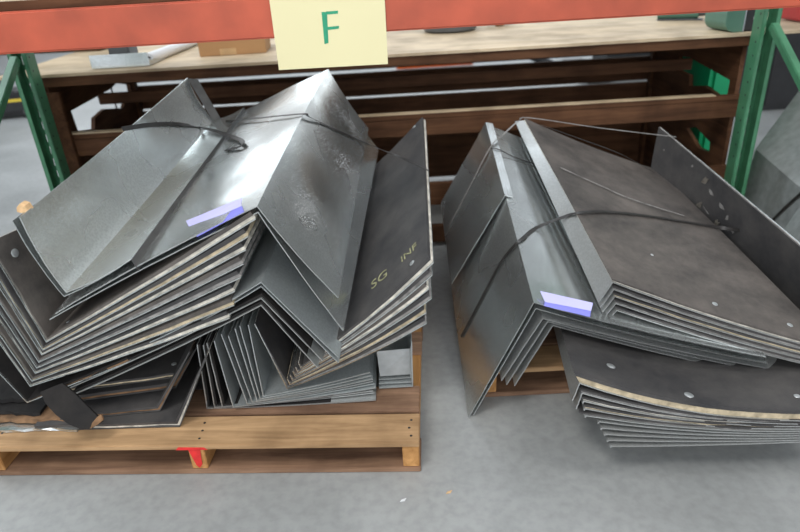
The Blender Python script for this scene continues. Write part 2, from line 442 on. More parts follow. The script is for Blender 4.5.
# big roof-shaped panels
B2n = L3([(50,320,YN+.004),(258,213,YN+.004),(343,331,YN+.004)]); B2f = L3([(203,140,YF),(329,77,YF),(378,150,YF)])
Bp = panel('bent_metal_sheet', Bn, Bf, 'shiny peaked galvanized sheet at the top centre of the left heap, lilac slip on it', 'sheet metal', None, smat=GALV_S, sag=(-.008,.006), longsag=-.006)
B2 = panel('bent_metal_sheet', B2n, B2f, 'peaked galvanized sheet nested directly beneath the top peaked one', 'sheet metal', None, sag=(-.006,.004), longsag=-.004, smat=GALV)
# stack two: inverted V sheets whose ridge shows under the peak
DB = Bf[1]-Bn[1]
rows = [((150,343),(261,283),(338,358)), ((150,347),(261,287),(338,363)), ((66,390),(261,299),(322,361)), ((76,394),(261,306),(317,368))]
nmz = ['pale','pale','dark','dark']
for i, (a, f, b) in enumerate(rows):
    Y = 1.335 + .003*i
    nr = [P(a[0], a[1], Y), P(f[0], f[1], Y), P(b[0], b[1], Y)]
    panel('bent_metal_sheet', nr, [p + DB*.98 for p in nr], 'thin roof-shaped sheet, %s of four nested below the big peak' % ['first','second','third','last'][i],
          'sheet metal', 'roof-shaped sheets nested under the big peak', sag=(.006,.0), smat=GALV_P if i < 2 else GALV_D, liner=0 if i < 2 else 1, lt=.008, core=LINER_K, mats=LINER_K, th=(1,1,.05))
# stack H: lined V panels at the right side of the left heap
YH = 1.385
Ht = L3([(270,312,YH),(301,369,YH),(434,263,YH)]); Hb = L3([(254,324,YH),(287,389,YH),(429,323,YH)])
Hft = L3([(335,146,YF),(350,182,YF),(426,121,YF)]); DH = Hft[2]-Ht[2]
H = []; nh = 6
hc = [FIBER, FIBER_G, FIBER, FIBER_G, FIBER_T, FIBER_G]
for i in range(nh):
    f = i/(nh-1); nr = [Ht[k].lerp(Hb[k], f) for k in range(3)]
    nr[2] = nr[2] + (nr[2]-nr[1]).normalized()*random.uniform(-.012, .004)*(1 if i else 0)
    if i < nh-1: nr[0] = nr[1] + (nr[0]-nr[1])*.10
    H.append(panel('lined_duct_sheet', nr, [p+DH for p in nr], 'lined steel angle, %s in the stack with faded marker letters' % ordl(i, nh), 'duct panel',
       'lined panels at the right of the left heap', liner=1, lt=.019, th=(.12,.4,1), core=hc[i], sag=(0,.012), mats=LINER_B if i == 2 else LINER))
washer(H[0], 1, 412, 263, .009, .017); washer(H[0], 1, 414, 127, .008, .017)
washer(H[0], 1, 427, 178, .007, .017)
# faded marker writing on the liner
def writing(pn, w, u0, v0, u1, v1, txt, size, mat, h):
    a_, n = hit(pn, (u0+u1)/2, (v0+v1)/2); p0 = Pn(u0, v0, a_, n, .0012); p1 = Pn(u1, v1, a_, n, .0012)
    xd = (p1-p0).normalized(); yd = n.cross(xd).normalized()
    cu = bpy.data.curves.new('txt', 'FONT'); cu.body = txt; cu.size = size; cu.extrude = .0003
    to = bpy.data.objects.new('txt', cu); C.objects.link(to)
    bpy.context.view_layer.update()
    me = bpy.data.meshes.new_from_object(to.evaluated_get(bpy.context.evaluated_depsgraph_get()))
    bpy.data.objects.remove(to)
    m = Matrix((xd, yd, n)).transposed().to_4x4(); m.translation = p0
    me.transform(m); me.materials.clear(); me.materials.append(mat)
    o = bpy.data.objects.new('handwriting', me); C.objects.link(o); o.parent = pn.o; o['label'] = 'faded marker letters'
    return o
writing(H[0], 1, 371, 290, 390, 273, 'SG', .055, CHALK, .0212)
writing(H[0], 1, 401, 263, 424, 240, 'INF', .042, CHALK, .0212)
# stack K: V sheets, their steep wings the upright fins, flat wings to the right
fx = [(196,346,207,409),(202,344,214,409),(207,342,222,408),(214,339,233,407),(220,337,247,405),(226,334,252,404),(234,331,257,402),(241,328,260,399),(249,325,263,396)]
for i, (ax, ay, bx, by) in enumerate(fx):
    ax += random.uniform(-2, 2); ay += random.uniform(-3, 3); by += random.uniform(-2.5, .5)
    f0 = Pz(bx, by, .103 + .0045*i); a0 = P(ax, ay, f0.y + .01)
    b0 = Pz(376 - (i % 3)*1.5 - (3 if i > 5 else 0), 398 - 3.4*i, .106 + .0075*i)
    nr = [a0, f0, b0]; dd = Vector((0, .85, .0)); jy = Vector((0, random.uniform(-.012,.008), 0)); nr = [nr[0]+jy*.3, nr[1]+jy*.3, nr[2]+jy]
    lb = 'dark' if i < 3 else 'pale'
    panel('bent_metal_sheet', nr, [p + dd for p in nr], 'thin %s steel angle, %s from the left among the upright fins' % (lb, ['first','second','third','fourth','fifth','sixth','seventh','eighth','ninth'][i]),
        'sheet metal', 'upright fins low in the left heap', sag=(0,.004), smat=GALV_P if i > 2 else GALV_D, seg=6, nl=4, liner=1 if i < 3 else 0, lt=.006, core=LINER_K, mats=LINER_K, th=(1,1,.05))
# small folded box corner sheets right of them
for i in range(3):
    b0 = Pz(379, 400-4.5*i, .103+.008*i); b1 = Pz(414-i, 398-4.5*i, .103+.008*i); up = P(413-i, 352+5*i, b1.y+.015)
    nr = [b0 + Vector((0,.05,0)), b1 + Vector((0,.05,0)), up + Vector((0,.05,0))]
    panel('bent_metal_sheet', nr, [p + Vector((0,.6,0)) for p in nr], 'short pale bent sheet, %s at the corner of the red-marked pallet' % ['lowest','middle','uppermost'][i],
        'sheet metal', 'short bent sheets at the corner', smat=GALV_P, sag=(0,0), seg=4, nl=3)
fp = [Pz(380, 386, .13)+Vector((0,.045,0)), Pz(411, 384, .13)+Vector((0,.045,0))]
prism('sheet_metal_offcut', [fp[0], fp[1], fp[1]+Vector((.003,.004,.085)), fp[0]+Vector((-.004,.010,.078))], (0,.002,0), ZINC)
o_ = C.objects['sheet_metal_offcut'] if 'sheet_metal_offcut' in C.objects else bpy.data.objects['sheet_metal_offcut']
tag(o_, 'small grey steel offcut leaning upright over the bent corner sheets of left pallet', 'sheet metal')
# low dark pieces at the front left of the pallet
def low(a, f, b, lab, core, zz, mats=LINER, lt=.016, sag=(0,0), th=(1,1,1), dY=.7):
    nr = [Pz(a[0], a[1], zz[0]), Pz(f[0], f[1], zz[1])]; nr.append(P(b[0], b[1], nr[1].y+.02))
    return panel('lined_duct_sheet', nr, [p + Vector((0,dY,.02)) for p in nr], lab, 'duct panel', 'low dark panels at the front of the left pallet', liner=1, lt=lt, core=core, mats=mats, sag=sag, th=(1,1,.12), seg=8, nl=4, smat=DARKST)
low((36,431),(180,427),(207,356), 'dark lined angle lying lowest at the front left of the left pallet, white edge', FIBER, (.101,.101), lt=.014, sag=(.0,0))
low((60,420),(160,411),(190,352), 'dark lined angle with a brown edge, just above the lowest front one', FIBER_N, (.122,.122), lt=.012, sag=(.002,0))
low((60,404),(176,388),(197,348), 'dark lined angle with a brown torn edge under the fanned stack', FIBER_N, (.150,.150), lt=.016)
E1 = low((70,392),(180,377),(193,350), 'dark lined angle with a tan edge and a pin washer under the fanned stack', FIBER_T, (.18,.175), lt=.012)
washer(E1, 0, 174, 364, .008, .014)
# torn curled flap and ragged brown liner at the corner
lc_ = [P(40,392,1.285), P(46,404,1.272), P(56,415,1.262), P(68,424,1.258), P(80,429,1.257), P(90,428,1.258)]
rc_ = [P(62,383,1.32), P(74,393,1.31), P(84,403,1.30), P(92,411,1.29), P(98,417,1.285), P(101,421,1.28)]
nk = len(lc_); V = lc_ + rc_; V = V + [p + Vector((.002,.006,-.006)) for p in V]; Fc = []
for k in range(nk-1):
    Fc += [(k,k+1,nk+k+1,nk+k), (2*nk+k,3*nk+k,3*nk+k+1,2*nk+k+1), (k,2*nk+k,2*nk+k+1,k+1), (nk+k,nk+k+1,3*nk+k+1,3*nk+k)]
Fc += [(0,nk,3*nk,2*nk),(nk-1,3*nk-1,4*nk-1,2*nk-1)]
fo_ = mesh_obj('liner_flap', V, Fc, [LINER_K], smooth=60)
fr_ = [P(90,429,1.256), P(97,425,1.262), P(103,420,1.275), P(101,414,1.285), P(97,417,1.278), P(92,423,1.262)]
prism('frayed_edge', fr_, (0,.006,-.003), FIBER_N, fo_)
tag(fo_, 'curled torn flap of black duct liner hanging at the front left corner', 'liner scrap')
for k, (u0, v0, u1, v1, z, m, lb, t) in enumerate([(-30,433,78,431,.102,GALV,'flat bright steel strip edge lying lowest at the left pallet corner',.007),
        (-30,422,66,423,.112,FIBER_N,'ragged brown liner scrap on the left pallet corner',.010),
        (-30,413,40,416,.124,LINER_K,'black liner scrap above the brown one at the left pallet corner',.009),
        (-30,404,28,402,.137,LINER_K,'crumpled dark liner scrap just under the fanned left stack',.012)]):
    a = Pz(u0, v0, z); b = Pz(u1, v1, z); nn = 12; V = []
    for i in range(nn+1):
        p = a.lerp(b, i/nn) + Vector((0, random.uniform(-.004,.004), random.uniform(-.0006,.0006)))
        V += [p, p+Vector((0,.12,0)), p+Vector((0,.12,t)), p+Vector((0,random.uniform(0,.004),t))]
    Fc = []
    for i in range(nn):
        q = i*4; Fc += [(q+j, q+(j+1) % 4, q+4+(j+1) % 4, q+4+j) for j in range(4)]
    Fc += [(0,1,2,3), tuple(nn*4+j for j in range(4))]
    tag(mesh_obj('liner_scrap' if k else 'steel_strip', V, Fc, m), lb, 'liner scrap' if k else 'steel strip')
# ------------------------------------------------------------------ RIGHT HEAP
YR = 1.40
Rf = P(487,125,YF)
I = []
irow = [((469,418),(534,303),(766,358),1.40,1.30,0),((474,415),(536,309),(768,364),1.403,1.302,1),((502,381),(543,319),(785,372),1.408,1.31,2),((507,385),(548,322),(800,379),1.412,1.315,3),((515,386),(553,326),(806,385),1.416,1.32,4)]
inr = P(534,303,1.40)
for (a, f, b, Y, Yb, i) in irow:
    nr = [P(a[0],a[1],Y), P(f[0],f[1],Y), P(b[0],b[1],Yb)]
    far = [P(447,198,YF), Rf, P(640,165,YF)]; base = [P(469,418,1.4), P(534,303,1.40), P(766,358,1.30)]
    DI = Rf - base[1]
    far = [p + DI for p in nr]; far[2] = far[2] + Vector((0,0,-.07))
    I.append(panel('bent_metal_sheet', nr, far, 'roof-shaped galvanized sheet, %s of five carrying the other lilac slip' % ordl(i, 5), 'sheet metal',
        'nested roof-shaped sheets of the right heap', sag=(.0,.010), smat=GALV if i < 2 else GALV_D))
# second sheet behind it along the same ridge
nr = [P(450,286,1.84), P(508,192,1.84) , P(560,205,1.84)]
off = Vector((0,0,.006))
nr = [P(452,284,1.86), (I[0].near[1]+(I[0].far[1]-I[0].near[1])*.5)+Vector((-.004,0,.008)), (I[0].near[2].lerp(I[0].near[1],.965)+(I[0].far[1]-I[0].near[1])*.5)+Vector((0,0,.008))]
Dk = DI*.5
Ib = panel('bent_metal_sheet', nr, [p+Dk for p in nr], 'shorter roof-shaped sheet lapped over the back end of the right heap', 'sheet metal', None)
# stack J: lined panels with a flange, on top
Jt = [P(599,303,1.40), P(613,283,1.40), P(836,354,1.28)]; Jb = [P(607,322,1.40), P(617,311,1.40), P(836,372,1.27)]
Jf = [P(515,122,YF), P(524,121,YF), P(657,173,YF)]
DJ = Jf[1]-Jt[1]
J = []; jc = [FIBER, FIBER_G, FIBER_T, FIBER_G, FIBER_G]
for i in range(5):
    f = i/4; nr = [Jt[k].lerp(Jb[k], f) for k in range(3)]
    fr = [p + DJ for p in nr]; fr[2] = Jf[2] + (nr[2]-Jt[2]); fr[0] = Jf[0] + (nr[0]-Jt[0])
    J.append(panel('lined_duct_sheet', nr, fr, 'flanged lined sheet, %s in the stack wrapped by the wide strap' % ordl(i, 5), 'duct panel',
        'flanged lined sheets on the right heap', smat=GALV_D, liner=1, lt=.011, th=(.05,.8,1), lw=1, core=jc[i], sag=(0,.010), mats=LINER_B if i == 0 else LINER, longsag=-.004))
washer(J[0],1,715,304,.008,.012); washer(J[0],1,790,325,.008,.012); washer(J[0],1,596,146,.007,.012); washer(J[0],1,652,255,.005,.012)
# tall wing K rising behind
Kn = [P(792,410,1.36), P(862,392,1.36), P(858,291,1.36)]; Kf = [P(622,196,YF), P(650,182,YF), P(661,127,YF)]
Kp = panel('lined_duct_sheet', Kn, Kf, 'scuffed black-lined panel standing tall along the far right side of the right heap', 'duct panel', None, liner=1, lt=.008, core=FIBER_G, mats=LINER, sag=(0,0))
# scuffs of adhesive on that panel
a_, n_ = wing_plane(Kp, 1); n_k = n_
if n_.dot(EYE-a_) < 0: n_ = -n_
for (u, v, r, sx) in [(704,182,.024,.5),(712,194,.018,1.5),(699,206,.022,.6),(722,207,.014,1.2),(692,166,.010,.5),(716,224,.022,.5),(664,150,.007,.8),(707,212,.012,2.0),(727,218,.012,.6),(733,232,.010,1.0)]:
    c_ = on(Kp, 1, u, v, .0003); e1 = n_.orthogonal().normalized(); e2 = n_.cross(e1); pts = []
    for k in range(11):
        a2 = 2*math.pi*k/11; rr = r*random.uniform(.35, 1.1); pts.append(c_ + e1*rr*sx*math.cos(a2) + e2*rr*math.sin(a2)/max(sx,.6))
    prism('glue_smear', pts, n_*.0006, FIBER_G if r < .02 else GLUE, Kp.o)
# stack L: lower right lined panels
Lt = [P(573,401,1.21), P(580,384,1.21), P(838,421,1.13)]; Lb = [P(608,453,1.15), P(612,447,1.15), P(838,441,1.12)]
gdir = (P(563,332,1.5) - Lt[1]); DL = gdir*(.95/gdir.y)
LL = []
lc = [FIBER_T, FIBER_G, FIBER, FIBER_T, FIBER_G]
nL = 10
for i in range(nL):
    f = (i/(nL-1))**.85; nr = [Lt[k].lerp(Lb[k], f) for k in range(3)]
    if i < 5: nr = [nr[0] + Vector((-.004*i,0,0)), nr[1] + Vector((-.006*i,0,0)), nr[2]]
    if i >= 2: nr[0] = nr[1] + (nr[0]-nr[1])*.12
    fr = [p + DL for p in nr]
    fr = [Vector((p.x, p.y, max(p.z, .106 + .004*(nL-1-i)))) for p in fr]
    sg = .030*(1-f) + .004
    LL.append(panel('lined_duct_sheet' if i < 5 else 'bent_metal_sheet', nr, fr, '%s, %s in the low overhanging stack' % (['thick tan-edged lined sheet','lined sheet with wavy edge','lined sheet with pale edge','lined sheet with tan edge','lined grey sheet'][i] if i < 5 else 'thin bare steel sheet', ordl(i, nL)),
        'duct panel' if i < 5 else 'sheet metal', 'low stack overhanging the right pallet', liner=1 if i < 5 else 0, lt=.028 if i == 0 else .009, cf=.62 if i == 0 else .46, lw=1, th=(.2,.8,1), core=lc[i] if i < 5 else None, sag=(0, sg), smat=GALV_D, mats=LINER))
washer(LL[0],1,611,366,.012); washer(LL[0],1,689,395,.012); washer(LL[0],1,797,396,.008)
# ------------------------------------------------------------------ straps
UPV = Vector((0,0,1)); n_c0 = wing_plane(Cp,0)[1]; n_c1 = wing_plane(Cp,1)[1]; n_b0 = wing_plane(Bp,0)[1]; n_b1 = wing_plane(Bp,1)[1]; n_h = wing_plane(H[0],1)[1]
def strap(name_label, segs, w, mat, t=.0008):
    pts = [s[0] for s in segs]; ns = [s[1] for s in segs]
    return tag(ribbon('strapping_band', pts, ns, w, t, mat), name_label, 'strap')
def q(pn, w, u, v, h):
    r = hit(pn, u, v)
    if r: return (r[0] + r[1]*(h-1 if h > 1 else max(.003, min(h, .012)*.4)), r[1])
    a, n = wing_plane(pn, w); return (Pn(u, v, a, n, h), n)
strap('loose black strapping band with a curled free end on the left heap', [q(Cp,0,122,129,.004), q(Cp,0,150,125,1.004), q(Cp,0,178,125,1.006), q(Cp,1,206,131,1.010), q(Bp,0,229,138,1.012), q(Bp,0,244,144,1.010), q(Bp,0,240,149,1.007), q(Bp,0,226,151,1.003)], .014, STRAP, .001)
strap('thin taut strapping band across the big peaked sheet', [q(Cp,1,226,122,.006), (P(260,118,2.02), n_b0), q(Bp,0,303,115,.006), (P(309,117,1.86), Vector((.1,-.3,1))), q(Bp,1,330,128,.008), q(Bp,1,372,146,.014), (P(400,157,1.86), n_h), q(H[0],1,429,171,.023)], .007, STRAP, .001)
n_i0 = wing_plane(I[0],0)[1]; n_i1 = wing_plane(I[0],1)[1]; n_j = wing_plane(J[0],1)[1]
strap('wide black strapping band bowed over the middle of the right heap', [q(I[0],0,462,337,.004), q(I[0],0,480,303,.004), q(I[0],0,501,264,.004), q(I[0],0,516,246,.012), q(I[0],1,522,240,.012), q(I[0],1,536,229,.012), q(J[0],0,567,217,.012), q(J[0],1,580,214,.012), q(J[0],1,605,213,.012), q(J[0],1,645,217,.012), q(J[0],1,690,224,.012), q(Kp,1,735,229,.012), q(Kp,1,786,233,.012)], .012, STRAP, .001)
strap('grey strapping band stretched over the far end of the right heap', [q(Ib,0,449,228,.004), q(Ib,0,470,188,.004), q(Ib,0,491,148,.006), (P(505,133,2.2), Vector((-.4,0,1))), (P(519,121,2.22), UPV), (P(530,118,2.2), UPV), (P(600,128,2.2), UPV), (P(676,137,2.2), UPV)], .010, STRAP_W, .001)
strap('short thin dark band across the metal face behind the right flange', [q(Ib,0,490,149,.005), q(Ib,1,497,150,.010), q(I[0],1,515,159,.014), q(I[0],1,534,165,.012)], .006, STRAP, .001)
strap('thin dark band lying across the back of the top right sheet', [q(J[0],1,540,126,.016), q(J[0],1,580,139,.016), q(J[0],1,620,154,.016), q(J[0],1,654,174,.018)], .006, STRAP, .001)
strap('thin pale broken cord lying across the top right sheet', [q(J[0],1,560,169,.015), q(J[0],1,600,187,.013), q(J[0],1,630,200,.013), q(J[0],1,683,217,.015)], .004, FIBER_G, .001)
# ------------------------------------------------------------------ paper slips
def slip(pn, w, pts, fold, label, lift=.012):
    a, n = wing_plane(pn, w)
    base = [Pn(u, v, a, n, .006) for u, v in pts]            # lower leaf: 4 corners
    up = [Pn(u, v, a, n, .006 + (lift if k > 1 else .0012)) for k, (u, v) in enumerate(fold)]
    o = prism('paper_slip', base, n*.0005, SLIP_SHADE); 
    f_ = prism('folded_leaf', up, n*.0005, SLIP, o); f_['label'] = 'lilac upper leaf'
    tag(o, label, 'paper'); return o
slip(Bp, 0, [(197,237),(244,212),(242,206),(191,229)], [(190,229),(241,206),(242,198),(186,221)], 'folded lilac paper slip on the peaked sheet of the left heap')
slip(I[0], 1, [(544,306),(590,317),(591,309),(545,300)], [(545,302),(591,311),(593,303),(540,291)], 'folded lilac paper slip on the right heap', .010)
tag(prism('foam_crumb', [P(17,212,1.36)+Vector(k) for k in ((0,0,0),(.012,-.004,-.002),(.026,0,0),(.022,0,.014),(.010,.002,.018),(.002,0,.010))], (.004,.018,.002), FOAM), 'small tan crumb of foam at the left corner of the big trough', 'foam scrap')
for (u, v, lb) in [(400,502,'small white scrap on the bare floor in front of the left pallet'),(446,494,'tiny pale scrap on the floor between the two pallets')]:
    c = Pz(u, v, .0); tag(prism('paper_scrap', [c, c+Vector((.012,.002,0)), c+Vector((.016,.010,0)), c+Vector((.004,.006,0))], (0,0,.002), WHITE if v > 500 else FOAM), lb, 'scrap')
# ------------------------------------------------------------------ rack
YB = 1.55
bl = P(0, 52, YB); br = P(800, 10, YB); zb = (bl.z+br.z)/2; zt = 1.13
XL = P(46,150,2.45).x - .0; XR = P(746,149,2.45).x
beam = empty('rack_beam', (0, YB, zb)); tag(beam, 'red-orange painted steel rack beam crossing the top of the picture', 'rack beam')
bx0, bx1 = XL+.0, XR+.0
prof = [(0,0),(.045,0),(.045,zt-zb),(.018,zt-zb),(.018,zt-zb-.018),(.0,zt-zb-.018)]
prof = [(0,0),(.045,0),(.045,zt-zb),(0,zt-zb)]
bm = bmesh.new()
bmesh.ops.create_cube(bm, size=1); bmesh.ops.scale(bm, vec=(bx1-bx0, .045, zt-zb), verts=bm.verts)
bmesh.ops.bevel(bm, geom=bm.edges[:], offset=.004, segments=3, affect='EDGES')
bmesh.ops.translate(bm, vec=((bx0+bx1)/2, .0225, (zt-zb)/2), verts=bm.verts)
from_bm('beam_rail', bm, RED, beam)
for x in (bx0+.02, bx1-.02): box('end_connector', (x, .004, .02), (.05, .012, .16), RED, beam, .003)
for x in (-.33, .12, .48, .62): disc('bolt_hole', Vector((x, .0006, .008)), Vector((0,-1,0)), .004, .0005, BLACK, beam, 10)
sh = empty('shelf_board', ((XL-.25)/2, 2.03, zt+.0105)); tag(sh, 'tan shelf board with a dark edge lying on top of the red beam', 'shelf board')
box('board_deck', (0,0,.001), (-.25-XL, .86, .018), PLY, sh, .001); box('board_edge', (0,-.4385,.0), (-.25-XL, .016, .021), WOOD_B, sh, .001)
for k, (u, v) in enumerate([(134,2),(146,1)]):
    pp = P(u, v, 1.68); tag(box('hardware_clip', (pp.x, 1.68, zt+.030), (.026,.03,.018), STEEL, None, .003, Matrix.Rotation(.4+k, 3, 'Z')), 'small steel clip on the shelf board above the beam, %s one' % ['bent','straight'][k], 'clip')
def upright(x, y, h, label, inner):
    r = empty('rack_post', (x, y, 0)); tag(r, label, 'rack post', 'green rack posts')
    w = .066; d = .062; t = .0035
    # U channel open to the front, perforated web at the back
    box('side_flange', (-w/2, d/2, h/2), (t, d, h), GREEN, r, .001)
    box('side_flange', (w/2, d/2, h/2), (t, d, h), GREEN, r, .001)
    V = []; Fc = []
    # perforated web: strips between the holes
    pitch = .05; hh = .030; hw = .018; nn = int(h/pitch); y0, y1 = d-t, d
    def q4(x0, x1, z0, z1):
        b = len(V)
        V.extend([(x0,y0,z0),(x1,y0,z0),(x1,y1,z0),(x0,y1,z0),(x0,y0,z1),(x1,y0,z1),(x1,y1,z1),(x0,y1,z1)])
        Fc.extend([(b,b+3,b+2,b+1),(b+4,b+5,b+6,b+7),(b,b+1,b+5,b+4),(b+1,b+2,b+6,b+5),(b+2,b+3,b+7,b+6),(b+3,b,b+4,b+7)])
    q4(-w/2+t/2, -hw, 0, h); q4(hw, w/2-t/2, 0, h)
    for k in range(nn): q4(-hw, hw, k*pitch+hh, (k+1)*pitch)
    mesh_obj('perforated_web', V, Fc, GREEN, r)
    for s in (-1, 1): box('front_lip', (s*(w/2-.008), t/2, h/2), (.014, t, h), GREEN, r, .001)
    box('base_plate', (0, d/2, .004), (.12, .11, .008), GREEN, r, .001)
    for k in range(int(h/.05)):
        zc = k*.05+.03
        disc('slot_hole', Vector((inner*(w/2+t/2+.0002), .02, zc)), Vector((inner,0,0)), .0045, .0005, BLACK, r, 8) if zc > .35 and zc < 1.2 else None
    return r
upright(XL, 2.45, 1.9, 'green perforated rear rack post at the left, in front of grey floor', 1)
upright(XR, 2.45, 1.9, 'green perforated rear rack post at the right, beside the brown wooden skid', -1)
upright(XL, 1.60, 1.9, 'green perforated front rack post holding the left end of the beam', 1)
upright(XR, 1.60, 1.9, 'green perforated front rack post holding the right end of the beam', -1)
def bar(name, p0, p1, s, mat, label, cat, group=None):
    p0 = Vector(p0); p1 = Vector(p1); d = p1-p0; L = d.length
    rot = d.to_track_quat('X', 'Z').to_matrix()
    o = box(name, (p0+p1)/2, (L, s[0], s[1]), mat, None, .003, rot); return tag(o, label, cat, group)
bar('rack_brace', (XR+.004, 2.44, .889), (XR+.004, 1.67, .37), (.030,.030), GREEN, 'green diagonal brace running from the right rear post to its front post', 'brace')
bar('rack_brace', (XR+.004, 2.44, 1.08), (XR+.004, 1.67, 1.08), (.030,.030), GREEN, 'green horizontal brace high between the two right posts', 'brace')
bar('rack_brace', (XL, 2.44, .93), (XL, 1.67, .40), (.030,.030), GREEN, 'green diagonal brace between the two left posts', 'brace')
# sign hanging on the beam
def pb(u, v, y=YB-.004): return P(u, v, y)
sg = prism('paper_sign', [pb(279,70), pb(388,64), pb(384,-14), pb(268,-10)], (0,-.0006,0), PAPER)
tag(sg, 'pale yellow paper sign with a green hand-drawn F, taped to the red beam', 'sign')
yy = YB-.0048
def stroke(pts, parent):
    prism('marker_letter', [P(u, v, yy) for u, v in pts], (0,-.0003,0), MARK, parent)
bmv = []
V = []; Fc = []
for pts in ([(321.5,12),(327,12),(328.5,43),(324.5,44)], [(326,11.5),(338,10.6),(338,13.6),(326.5,14.5)], [(326.5,27),(339,25.8),(339,28.6),(327,30)]):
    b = len(V); w_ = [P(u, v, yy) for u, v in pts]; V += w_ + [p+Vector((0,-.0003-.0001*b/8,0)) for p in w_]
    Fc += [(b,b+1,b+2,b+3),(b+7,b+6,b+5,b+4)] + [(b+i, b+(i+1) % 4, b+4+(i+1) % 4, b+4+i) for i in range(4)]
mesh_obj('marker_letter', V, Fc, MARK, sg)['label'] = 'green letter F'
# ------------------------------------------------------------------ wooden skid behind the rack
YS = 2.58
cl = P(38, 88, YS); crn = P(742, 60, YS)
x0 = P(40,100,YS).x; x1 = P(752,60,YS).x
zt_ = .850
DEP = .95
sk = empty('wooden_skid', ((x0+x1)/2, YS, 0)); tag(sk, 'large brown timber skid standing behind the rack with plywood on top', 'skid')
hw_ = (x1-x0)/2
def skb(name, xa, xb, ya, yb, za, zb, mat): return box(name, ((xa+xb)/2, (ya+yb)/2, (za+zb)/2), (xb-xa, yb-ya, zb-za), mat, sk, .002)
def zY(u, v, Y=YS): return P(u, v, Y).z
skb('top_rail', -hw_, hw_, 0, .03, zt_-.050, zt_-.012, WOOD_B)
za, zb2 = zY(400,113)-.010, zY(400,137)
skb('front_rail', -hw_, hw_, .002, .034, za-.02, za, WOOD_B)
skb('lit_rail_top', -hw_+.01, hw_-.12, .0, .04, za+.0002, za+.0052, PLY)  # paler wood painted in for light catching the rail's top
skb('front_rail', -hw_, hw_, 0, .03, zb2, za-.021, WOOD_B)
zc = zY(400, 100); 
skb('inner_rail', -hw_+.05, hw_-.05, .40, .42, zY(450,84,YS+.4), zY(450,73,YS+.4), WOOD_B)
skb('front_rail', -hw_, hw_, 0, .03, .20, .30, WOOD_B)
skb('front_rail', -hw_, hw_, 0, .03, .02, .10, WOOD_B)
# back slats with sight gaps between them
zg1a, zg1b = zY(450,67.0,YS+DEP), zY(450,63.5,YS+DEP); zg2a, zg2b = zY(450,92.6,YS+DEP), zY(450,90,YS+DEP)
skb('back_slat', -hw_+.0, hw_-.0, DEP-.03, DEP-.005, zg2b, zg1a, WOOD_B)
skb('back_slat', -hw_+.0, hw_-.0, DEP-.03, DEP-.005, zg2a-.18, zg2a, WOOD_B)
skb('back_slat', -hw_+.0, hw_-.0, DEP-.03, DEP-.005, .02, zg2a-.2, WOOD_B)
skb('top_rail', -hw_+.0, hw_-.0, DEP-.03, DEP-.005, zg1b, zt_-.012, WOOD_B)
for sx in (-1, 1):
    skb('corner_post', sx*hw_-(.0 if sx<0 else .045), sx*hw_+(.045 if sx<0 else .0), DEP-.075, DEP-.032, .0, zt_-.013, WOOD_B)
box('front_upright', (-hw_+.045, -.012, (zt_-.07)/2), (.09, .022, zt_-.07), WOOD_BY, sk, .002)
# notched side boards: outline with window cut out
def side_board(x, holes, mat, parent, nm='notched_side_board'):
    cu = bpy.data.curves.new('c', 'CURVE'); cu.dimensions = '2D'; cu.fill_mode = 'BOTH'; cu.extrude = .009
    ylo, yhi = .0325, DEP-.076
    def spl(pts):
        s = cu.splines.new('POLY'); s.points.add(len(pts)-1)
        for p, c in zip(s.points, pts): p.co = (c[0], c[1], 0, 1)
        s.use_cyclic_u = True
    spl([(ylo, .02), (yhi, .02), (yhi, zt_-.013), (ylo, zt_-.013)])
    for h in holes: spl(h)
    to = bpy.data.objects.new('c', cu); C.objects.link(to); bpy.context.view_layer.update()
    me = bpy.data.meshes.new_from_object(to.evaluated_get(bpy.context.evaluated_depsgraph_get())); bpy.data.objects.remove(to)
    me.transform(Matrix(((0,0,1,x),(1,0,0,0),(0,1,0,0),(0,0,0,1)))); me.materials.clear(); me.materials.append(mat)
    o = bpy.data.objects.new(nm, me); C.objects.link(o); o.parent = parent; return o
def hole(xw, pts):
    out = []
    for u, v in pts:
        p = Px(u, v, xw); y = min(max(p.y - YS, .036), DEP-.09); out.append((y, p.z))
    return out
xl_w = x0+.02; xr_w = x1-.02
hl = hole(xl_w, [(69,111),(76,131),(93,129),(93,118),(103,109),(122,108),(124,99),(137,90),(135,81),(115,83),(109,89)])
hr = hole(xr_w, [(681,56),(691,57),(732,80),(727,106),(717,105),(718,94),(707,86),(691,86),(691,75),(680,70)])
hr2 = hole(xr_w, [(688,128),(698,127),(712,142),(711,152),(700,148)])
side_board(-hw_+.02, [hl], WOOD_BY, sk); side_board(hw_-.02, [hr, hr2], WOOD_BY, sk)
ply = box('plywood_sheet', ((x0+x1)/2+.15, YS+DEP/2+.12, zt_-.006), (x1-x0+.60, DEP+.26, .0115), PLY, None, .001)
tag(ply, 'pale plywood sheet lying on the brown timber skid', 'plywood')
strap('black strap hanging across the left side opening of the skid', [(Vector((x0+.009, Px(110,80,x0+.009).y, zt_-.0125)), Vector((-1,0,0))), (Px(113,95,x0+.009), Vector((-1,0,0))), (Px(118,112,x0+.009), Vector((-1,0,0)))], .018, STRAP, .001)
# bright green bin beyond the right side
gb = empty('green_bin', (x1+.105, YS+.66, 0)); tag(gb, 'bright green plastic bin seen through the right side openings of the skid', 'bin')
box('bin_body', (0,0,.41), (.12,.54,.82), GREENB, gb, .02); box('bin_rim', (0,0,.83), (.14,.56,.02), GREENB, gb, .01)
